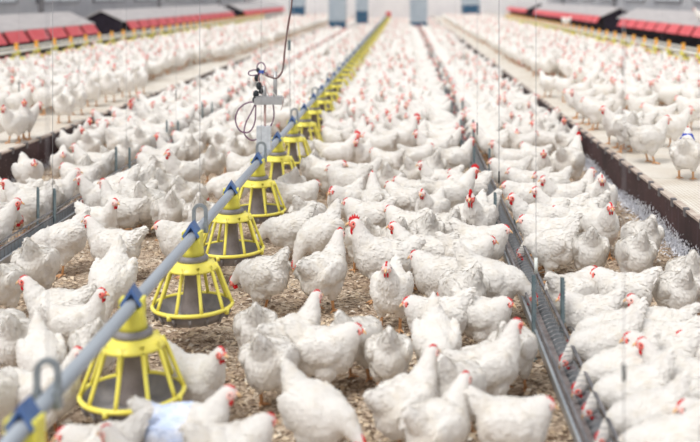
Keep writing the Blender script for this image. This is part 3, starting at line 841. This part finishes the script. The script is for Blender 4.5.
    done('wattles', bm, M['comb'])
    bm = bmesh.new()   # beak
    tube(bm, [hd @ Vector(p) for p in ((.034, 0, .002), (.044, 0, .001), (.052, 0, -.003), (.057, 0, -.009))], [.0095, .0075, .0045, .0012], 8)
    done('beak', bm, M['beak'])
    if lod == 0: parts[0][1].materials.append(M['eye'])
    for s in (-1, 1):
        bm = bmesh.new(); st = rnd.uniform(-.025, .025) if lod < 2 else 0
        y = s*.052; n = 8 if lod < 2 else 5
        tube(bm, [(0, y, .125), (-.006 + st*.3, y, .085), (.004 + st, y, .016)], [.0125, .0085, .0085], n)
        for ang, ln in ((0, .058), (33, .050), (-33, .050), (180, .024)):
            ca, sa = math.cos(R(ang)), math.sin(R(ang)); r0 = .0075 if ang != 180 else .006
            tube(bm, [(.002 + st, y, .014), (.002 + st + ca*ln*.5, y + sa*ln*.5, .011), (.002 + st + ca*ln, y + sa*ln, .004)], [r0, .0058, .0028], n - 2)
        done('leg', bm, M['leg'])
    return me, parts

def merge(me, parts, name):
    """one mesh of a whole hen, for hens too small in view to show parts"""
    V, F, MI, mats = [], [], [], []
    off = 0
    for x in [me] + [p for _, p in parts]:
        v = np.empty(len(x.vertices)*3); x.vertices.foreach_get('co', v); V.append(v.reshape(-1, 3))
        m = x.materials[0]
        if m not in mats: mats.append(m)
        for p in x.polygons: F.append(tuple(i + off for i in p.vertices)); MI.append(mats.index(m))
        off += len(x.vertices)
    r = bpy.data.meshes.new(name); r.from_pydata(np.vstack(V).tolist(), [], F)
    for m in mats: r.materials.append(m)
    r.polygons.foreach_set('material_index', MI); r.polygons.foreach_set('use_smooth', [True]*len(F)); r.update()
    return r

POSES = 'UNLTRFP'
NEAR = {}; MID = {}; LOW = {}
for i, p in enumerate(POSES):
    for j in range(2):
        NEAR[(p, False, j)] = hen_meshes(p, i*2 + j)
    MID[(p, False)] = merge(*hen_meshes(p, i*2 + 1, lod=1), 'hen_body')
    LOW[p] = merge(*hen_meshes(p, i*2 + 1, lod=2), 'hen_low')
for i, p in enumerate('UNF'):
    NEAR[(p, True, 0)] = hen_meshes(p, 31 + i, rooster=True); NEAR[(p, True, 1)] = NEAR[(p, True, 0)]
    MID[(p, True)] = merge(*hen_meshes(p, 31 + i, rooster=True, lod=1), 'hen_body')

# catalogue read off the place: body centre in the photograph -> point on floor or deck; heading 0 = +X, 90 = away
# (px, py, heading, pose[, 'K' = cock])   'D' list stands on the platforms
FLOOR = [
 # between kickboard and the trough beyond the pans
 (113,135,180,'N'),(90,147,95,'R'),(124,128,150,'R'),(137,120,262,'N','K'),(29,174,300,'R'),(63,162,285,'R'),(92,166,175,'N'),(80,181,160,'R'),
 (105,176,100,'R'),(124,162,80,'R'),(142,152,95,'R'),(13,200,185,'N'),(34,203,190,'N'),(52,199,120,'R'),(70,196,15,'N'),(10,231,15,'N'),(-8,246,20,'R'),
 (-6,218,60,'R'),(157,130,90,'R'),(150,117,200,'R'),(170,104,110,'U'),(152,143,80,'R'),
 # between that trough and the pans
 (126,208,165,'U'),(98,220,330,'N'),(60,240,215,'F'),(113,246,176,'N'),(38,264,95,'R'),(3,282,85,'R'),(55,307,182,'N'),(80,318,350,'U'),
 (112,284,268,'P'),(16,335,95,'R'),(38,388,350,'U'),(2,392,60,'R'),(52,352,300,'F'),(98,446,200,'R'),(-4,325,70,'R'),
 (166,152,195,'U'),(180,175,230,'U'),(159,174,95,'R'),(192,149,95,'R'),(213,160,85,'R'),(232,152,110,'R'),(240,167,140,'R'),(212,130,10,'N'),
 (166,210,115,'R'),(166,189,90,'R'),(191,194,60,'R'),(229,187,195,'F'),(182,241,195,'R'),(146,207,80,'R'),(143,186,130,'R'),(200,215,95,'R'),(248,150,100,'R'),(236,132,30,'R'),
 (136,200,140,'R'),(85,345,110,'R'),
 # between the pans and the near trough
 (288,229,185,'F'),(262,274,150,'F'),(256,322,100,'R'),(197,372,325,'N'),(272,358,80,'R'),(296,330,40,'U'),(330,346,352,'R'),(325,272,62,'U'),
 (319,234,218,'P'),(300,196,15,'R'),(346,203,235,'R'),(366,218,165,'R'),(374,203,100,'U'),(380,262,185,'U','K'),(421,252,172,'N'),(391,289,262,'N'),
 (434,316,195,'R'),(438,277,165,'R'),(388,345,92,'R'),(318,408,325,'F'),(409,396,45,'U'),(436,340,268,'P'),(440,418,40,'N'),(490,362,15,'U'),
 (528,342,65,'R'),(490,284,345,'F'),(486,312,330,'R'),(516,418,352,'R'),(452,198,10,'N','K'),(470,224,250,'N','K'),(431,208,250,'N'),(484,244,340,'R'),
 (470,254,350,'R'),(450,226,120,'R'),(456,160,25,'N'),(450,132,20,'N'),(402,143,8,'U','K'),(354,113,200,'N','K'),(338,157,0,'N','K'),(362,155,250,'N'),(385,162,150,'R'),
 (330,174,335,'R'),(360,174,200,'R'),(354,130,170,'R'),(367,121,190,'N'),(404,132,200,'N'),(192,430,355,'N'),(146,470,170,'N'),(404,224,150,'R'),(412,190,170,'R'),
 (430,170,110,'R'),(392,182,80,'R'),(420,172,60,'R'),(402,200,140,'R'),(346,184,160,'R'),(378,145,170,'R'),(428,232,95,'R'),(395,240,100,'R'),
 (310,215,60,'R'),(365,238,100,'R'),(358,335,60,'F'),(470,184,150,'R'),(440,182,200,'N'),(462,292,120,'R'),(460,380,60,'R'),(432,150,190,'N'),(418,158,30,'R'),
 (230,440,30,'R'),(290,186,110,'R'),(313,168,100,'R'),(306,150,80,'R'),
 # between the near trough and its kickboard
 (582,248,92,'R'),(601,226,282,'N'),(601,198,262,'N'),(577,194,15,'U'),(565,166,60,'N','K'),(572,221,200,'R'),(562,198,200,'N'),(640,236,100,'R'),
 (634,254,95,'R'),(674,288,95,'R'),(688,277,80,'R'),(578,290,35,'R'),(618,291,170,'R'),(574,313,190,'R'),(607,322,175,'F'),(662,332,185,'N'),(612,346,180,'F'),
 (598,372,185,'F'),(602,392,180,'F'),(664,380,172,'N'),(636,404,185,'F'),(672,408,200,'R'),(694,396,120,'R'),(656,432,190,'R'),(628,432,185,'F'),
 (492,190,190,'R'),(512,199,185,'R'),(534,222,188,'N'),(558,213,190,'N'),(546,247,160,'F'),(520,238,180,'R'),(486,140,170,'N'),(519,137,160,'R'),(533,158,140,'R'),
 (511,158,180,'N'),(507,172,185,'R'),(545,140,175,'U'),(549,166,262,'N'),(529,110,60,'N'),(590,212,120,'R'),(530,184,170,'R'),(546,186,200,'R'),
 (650,352,175,'R'),(694,352,170,'R'),(500,216,190,'F'),(634,368,180,'R'),
]
DECK = [
 (7,121,190,'N'),(21,121,250,'N'),(36,118,290,'U'),(64,104,95,'N'),(77,97,80,'N'),(92,90,100,'R'),(110,86,95,'R'),(126,82,90,'N'),(140,79,90,'N'),
 (14,103,20,'N'),(44,97,200,'N'),(-3,104,40,'R'),(28,96,30,'N'),(2,92,330,'N'),(50,118,10,'N'),
 (649,138,8,'N'),(686,152,65,'N'),(673,125,0,'N'),(631,125,150,'R'),(613,122,100,'R'),(602,128,95,'R'),(586,126,180,'N'),(668,94,172,'N'),(690,110,150,'R'),
 (640,106,190,'R'),(657,116,160,'R'),(612,104,120,'R'),(596,110,150,'R'),(577,105,190,'N'),(566,86,300,'N','K'),(580,92,120,'R'),(625,92,200,'N'),(600,92,170,'N'),
 (545,82,120,'N'),(560,100,180,'R'),(648,84,140,'R'),(690,88,200,'N'),(636,76,260,'N'),
]
hens = []   # (x, y, z, heading rad, pose, cock)
for lst, z0 in ((FLOOR, 0.0), (DECK, PH)):
    for h in lst:
        if h[3] == 'R' and 50 <= h[2] <= 130: h = h[:3] + ('F',) + h[4:]   # seen from behind with the head out of sight
        Y = (CAM_H - z0 - HCW) * FPX / (h[1] - VY); X = (h[0] - VX) * Y / FPX
        hens.append([X, Y, z0, R(h[2]), h[3], len(h) > 4])

# keep the birds clear of troughs, boards and pans, and of each other
def tidy(h):
    X, Y, z = h[0], h[1], h[2]
    if z == 0.0:
        X = min(max(X, PLX + .13), PRX - .13)
        for tx in (TLX, TRX + .03):
            if abs(X - tx) < .185:
                X = tx + (.185 if X >= tx else -.185)
    else:
        X = max(X, PRX + .14) if X > 0 else min(X, PLX - .14)
    h[0] = X
for it in range(60):
    for h in hens: tidy(h)
    for i in range(len(hens)):
        a = hens[i]
        for j in range(i + 1, len(hens)):
            b = hens[j]
            if a[2] != b[2]: continue
            dx, dy = b[0]-a[0], b[1]-a[1]; d = math.hypot(dx, dy)
            mn = .21
            if d < mn and d > 1e-6:
                q = (mn - d) * .25 / d
                a[0] -= dx*q*.6; b[0] += dx*q*.6; a[1] -= dy*q; b[1] += dy*q
for h in hens: tidy(h)

# the rest of the flock
rr = random.Random(21)
grid = {}
def gkey(x, y): return (int(math.floor(x / .4)), int(math.floor(y / .4)))
for h in hens: grid.setdefault((gkey(h[0], h[1]), h[2] > 0), []).append(h)
def free(x, y, z, mn):
    gx, gy = gkey(x, y)
    for i in (-1, 0, 1):
        for j in (-1, 0, 1):
            for h in grid.get(((gx+i, gy+j), z > 0), ()):
                if math.hypot(h[0]-x, h[1]-y) < mn: return False
    return True
def fill(x0, x1, y0, y1, z, n, mn, ok):
    for i in range(n):
        x, y = rr.uniform(x0, x1), rr.uniform(y0, y1)
        if z == 0 and (abs(x - TLX) < .2 or abs(x - TRX - .02) < .2): continue
        if not ok(x, y) or not free(x, y, z, mn): continue
        lane = 'U' if False else rr.choices('UNLTRFP', (7, 20, 8, 8, 28, 19, 10))[0]
        cock = lane in 'UN' and rr.random() < .1
        if z == 0 and .2 < abs(x - (TRX + .02)) < .32: hd_ = PI if x > TRX else 0; lane = rr.choice('NRFN'); cock = False; hd_ += rr.uniform(-.6, .6)
        elif z > 0 and rr.random() < .55: hd_ = rr.uniform(PI*.3, PI*.7)
        else: hd_ = rr.uniform(0, 2*PI)
        h = [x, y, z, hd_, lane, cock]; hens.append(h)
        grid.setdefault((gkey(x, y), z > 0), []).append(h)
def along_trough(tx, y0, y1, sides=(-1, 1), anyway=False):        # birds eating at the troughs, shoulder to shoulder
    for sgn in sides:
        y = y0
        while y < y1:
            x = tx + sgn * rr.uniform(.19, .24)
            if (anyway or ok_floor(x, y)) and free(x, y, 0, .19):
                h = [x, y, 0.0, (PI if sgn > 0 else 0) + rr.uniform(-.7, .7), rr.choice('FFNR'), False]; hens.append(h)
                grid.setdefault((gkey(x, y), False), []).append(h)
            y += rr.uniform(.2, .34)
def pxy(x, y, z): return (VX + x*FPX/y, VY + (CAM_H - z - HCW)*FPX/y)
def ok_floor(x, y):
    px, py = pxy(x, y, 0)
    if not (-25 < px < 725): return False
    if py > 145: return False
    if abs(x - FX) < .2 and py > 90: return False
    if 262 < px < 335 and py > 120: return False
    return True
def ok_deck(x, y):
    px, py = pxy(x, y, PH)
    if not (-25 < px < 725): return False
    if py > 96: return False
    if x < 0: return x > -6.25 and (x < PLX - (.62 if y < 20 else .3))
    return x < 4.45 and (x > PRX + (.75 if y < 16 else .4))
along_trough(TLX, 6.9, 9.6, (1,), True); along_trough(TLX, 8, 40); along_trough(TRX + .01, 8, 40)
fill(PLX + .14, PRX - .14, 8, 20, 0, 12000, .215, ok_floor)
fill(PLX + .14, PRX - .14, 20, 58, 0, 16000, .27, ok_floor)
fill(-6.4, PLX - .2, 9, 22, PH, 8000, .225, ok_deck)
fill(-6.4, PLX - .2, 22, 56, PH, 12000, .28, ok_deck)
fill(PRX + .2, 4.6, 9, 22, PH, 8000, .225, ok_deck)
fill(PRX + .2, 4.6, 22, 56, PH, 12000, .28, ok_deck)
# birds on top of the nest roofs
perch = [[4.66, 29.0, .695, R(185), 'R', False], [6.78, 22.9, .955, R(170), 'N', False]]

def in_frame(h):
    px, py = pxy(h[0], h[1], h[2]); s = FPX / h[1] * .25
    return -s < px < 700 + s and -s < py < 442 + s
hens = [h for h in hens if in_frame(h)]
hens.sort(key=lambda h: h[1])
solo, rest = hens[:294] + perch, hens[294:]
print('HENS', len(hens), 'solo reach', solo[-1][1])

# ---- labels: pose, facing, and where it stands
POSE_T = {'U': 'stretching up tall', 'N': 'standing', 'L': 'with turned head', 'T': 'with turned head', 'R': 'hunched', 'F': 'bowing its head', 'P': 'pecking the litter'}
def facing(a):
    d = math.degrees(a) % 360
    return ['facing right', 'facing away to the right', 'facing away', 'facing away to the left', 'facing left', 'facing the camera and left', 'facing the camera', 'facing the camera and right'][int(((d + 22.5) % 360) // 45)]
def zone(h):
    x, z = h[0], h[2]
    if z > 0: return ('on left platform', 'left platform hens') if x < 0 else ('on right platform', 'right platform hens')
    if x < TLX: return ('between left kickboard and trough', 'hens between left kickboard and trough')
    if x < FX: return ('between left trough and yellow pans', 'hens between left trough and yellow pans')
    if x < TRX: return ('between yellow pans and right trough', 'hens between yellow pans and right trough')
    return ('between right trough and kickboard', 'hens between right trough and kickboard')
def station(y):
    k = int(round(y - PZ1)) + 1
    return 'level with %s pan' % num[min(19, max(1, k) - 1)]
used = {}
def label_for(h):
    z, g = zone(h); kind = 'white cock' if h[5] else 'white hen'
    P_ = POSE_T[h[4]]
    return kind, P_, facing(h[3]), z, station(h[1]), g
items = [label_for(h) for h in solo]
short = {'facing away to the right': 'facing away right', 'facing away to the left': 'facing away left', 'facing the camera and left': 'facing forward left', 'facing the camera and right': 'facing forward right', 'facing the camera': 'facing forward'}
zshort = {'on left platform': 'on left platform', 'on right platform': 'on right platform', 'between left kickboard and trough': 'left kickboard lane',
          'between left trough and yellow pans': 'left trough lane', 'between yellow pans and right trough': 'middle lane', 'between right trough and kickboard': 'right kickboard lane'}
labels = []
cnt = {}
for i, (kd, P_, fc, z, st, g) in enumerate(items):
    base = '%s %s, %s, %s, %s' % (kd, P_, short.get(fc, fc), zshort[z], st)
    cnt.setdefault(base, []).append(i); labels.append(base)
for base, idx in cnt.items():
    if len(idx) == 1: continue
    idx.sort(key=lambda i: solo[i][0])
    w_ = ['leftmost', 'rightmost'] if len(idx) == 2 else ['leftmost'] + ['second from left', 'third from left', 'fourth from left', 'fifth from left', 'sixth from left'][:len(idx)-2] + ['rightmost']
    for i, q in zip(idx, w_): labels[i] = base.replace(', level with', ', %s by' % q)
def special(px, py, z, text):
    best = min(range(len(solo)), key=lambda i: math.hypot(pxy(*solo[i][:3])[0] - px, pxy(*solo[i][:3])[1] - py) + (0 if (solo[i][2] > 0) == (z > 0) else 99))
    labels[best] = text; return best
BLUE = special(686, 152, PH, 'white hen with dark blue dye on its neck at right platform edge')
PALEB = special(192, 430, 0, 'white hen tinted pale blue, facing right below the first whole pan')
special(649, 138, PH, 'white hen standing in clear profile on the bare right platform deck')
special(325, 272, 0, 'tall white hen seen from behind, on bare litter right of pan three')
special(380, 262, 0, 'white cock with large red wattles facing left beside the tall hen')
special(402, 143, 0, 'white cock with large red comb standing in profile facing right, mid flock')
special(577, 194, 0, 'white hen with stretched thin neck beside the right kickboard')

labels[294] = 'white hen perched on the pipe in front of the right nest curtains'; labels[295] = 'white hen perched on the nest roof edge at far right'
def place(h, i):
    px_size = FPX / h[1]
    rnd = random.Random(i*13 + 5)
    x, y, z, hd_, p, ck = h
    near = h[1] < 8.6
    sc = rnd.uniform(.86, .95) * (1.12 if ck else 1) * (.90 if y < 4.7 else 1)
    if near:
        me, parts = NEAR[(p, ck and p in 'UNF', rnd.randint(0, 1))]
        t = bpy.data.objects.new('white_hen' if not ck else 'white_cock', me)
        C.objects.link(t)
        for nm, pm in parts: link_mesh(nm, pm, t)
    else:
        t = bpy.data.objects.new('white_hen' if not ck else 'white_cock', MID[(p, ck and p in 'UNF')]); C.objects.link(t)
    t.location = (x, y, z); t.rotation_euler = (0, 0, hd_ + rnd.uniform(-.12, .12)); t.scale = (sc * rnd.uniform(.88, .95), sc * rnd.uniform(.97, 1.06), sc * rnd.uniform(1.0, 1.07))
    tag(t, labels[i], 'rooster' if ck else 'hen', items[i][5])
    return t
HO = [place(h, i) for i, h in enumerate(solo)]
# dye marks: feathers of two birds carry blue dye
def dye(o, m, test):
    me = o.data.copy(); me.materials.append(m); o.data = me; n = len(me.materials) - 1
    for p in me.polygons:
        if test(p.center): p.material_index = n
dye(HO[BLUE], M['dye'], lambda c: c.x > .07 and c.z > .28 and c.z < .352 and noise.noise(c*18) > -.25)
dye(HO[PALEB], M['pale_dye'], lambda c: -.15 < c.x < .02 and c.z > .12 and noise.noise(c*12) > -.3)

# the far flock nobody could count: one object
lowd = {}
for p, me in LOW.items():
    v = np.empty(len(me.vertices)*3); me.vertices.foreach_get('co', v); v = v.reshape(-1, 3)
    me.calc_loop_triangles()
    f = np.empty(len(me.loop_triangles)*3, dtype=np.int64); me.loop_triangles.foreach_get('vertices', f)
    m_ = np.empty(len(me.loop_triangles), dtype=np.int32); me.loop_triangles.foreach_get('material_index', m_)
    lowd[p] = (v, f.reshape(-1, 3), m_, [m for m in me.materials])
mats0 = []
for p in lowd:
    for m in lowd[p][3]:
        if m not in mats0: mats0.append(m)
VV, FF, MM = [], [], []; off = 0
for i, h in enumerate(rest):
    v, f, m_, ms = lowd[h[4]]; rnd = random.Random(i)
    c_, s_ = math.cos(h[3]), math.sin(h[3]); sc = rnd.uniform(.88, .98)
    X = (v[:, 0]*c_ - v[:, 1]*s_)*sc + h[0]; Y = (v[:, 0]*s_ + v[:, 1]*c_)*sc + h[1]; Z = v[:, 2]*sc + h[2]
    VV.append(np.stack([X, Y, Z], 1)); FF.append(f + off); off += len(v)
    MM.append(np.array([mats0.index(q) for q in ms])[m_])
VV, FF, MM = np.vstack(VV), np.vstack(FF), np.concatenate(MM)
me = bpy.data.meshes.new('distant_flock')
me.vertices.add(len(VV)); me.vertices.foreach_set('co', VV.ravel())
me.loops.add(FF.size); me.loops.foreach_set('vertex_index', FF.ravel().astype(np.int32))
me.polygons.add(len(FF)); me.polygons.foreach_set('loop_start', np.arange(0, FF.size, 3, dtype=np.int32))
me.polygons.foreach_set('material_index', MM.astype(np.int32)); me.polygons.foreach_set('use_smooth', np.ones(len(FF), dtype=bool))
me.update(calc_edges=True); me.validate()
for m in mats0: me.materials.append(m)
o = link_mesh('distant_flock', me); tag(o, 'dense distant flock of white hens filling floor and platforms to the far end', 'hens', kind='stuff')
print('FAR', len(rest), 'faces', len(FF))
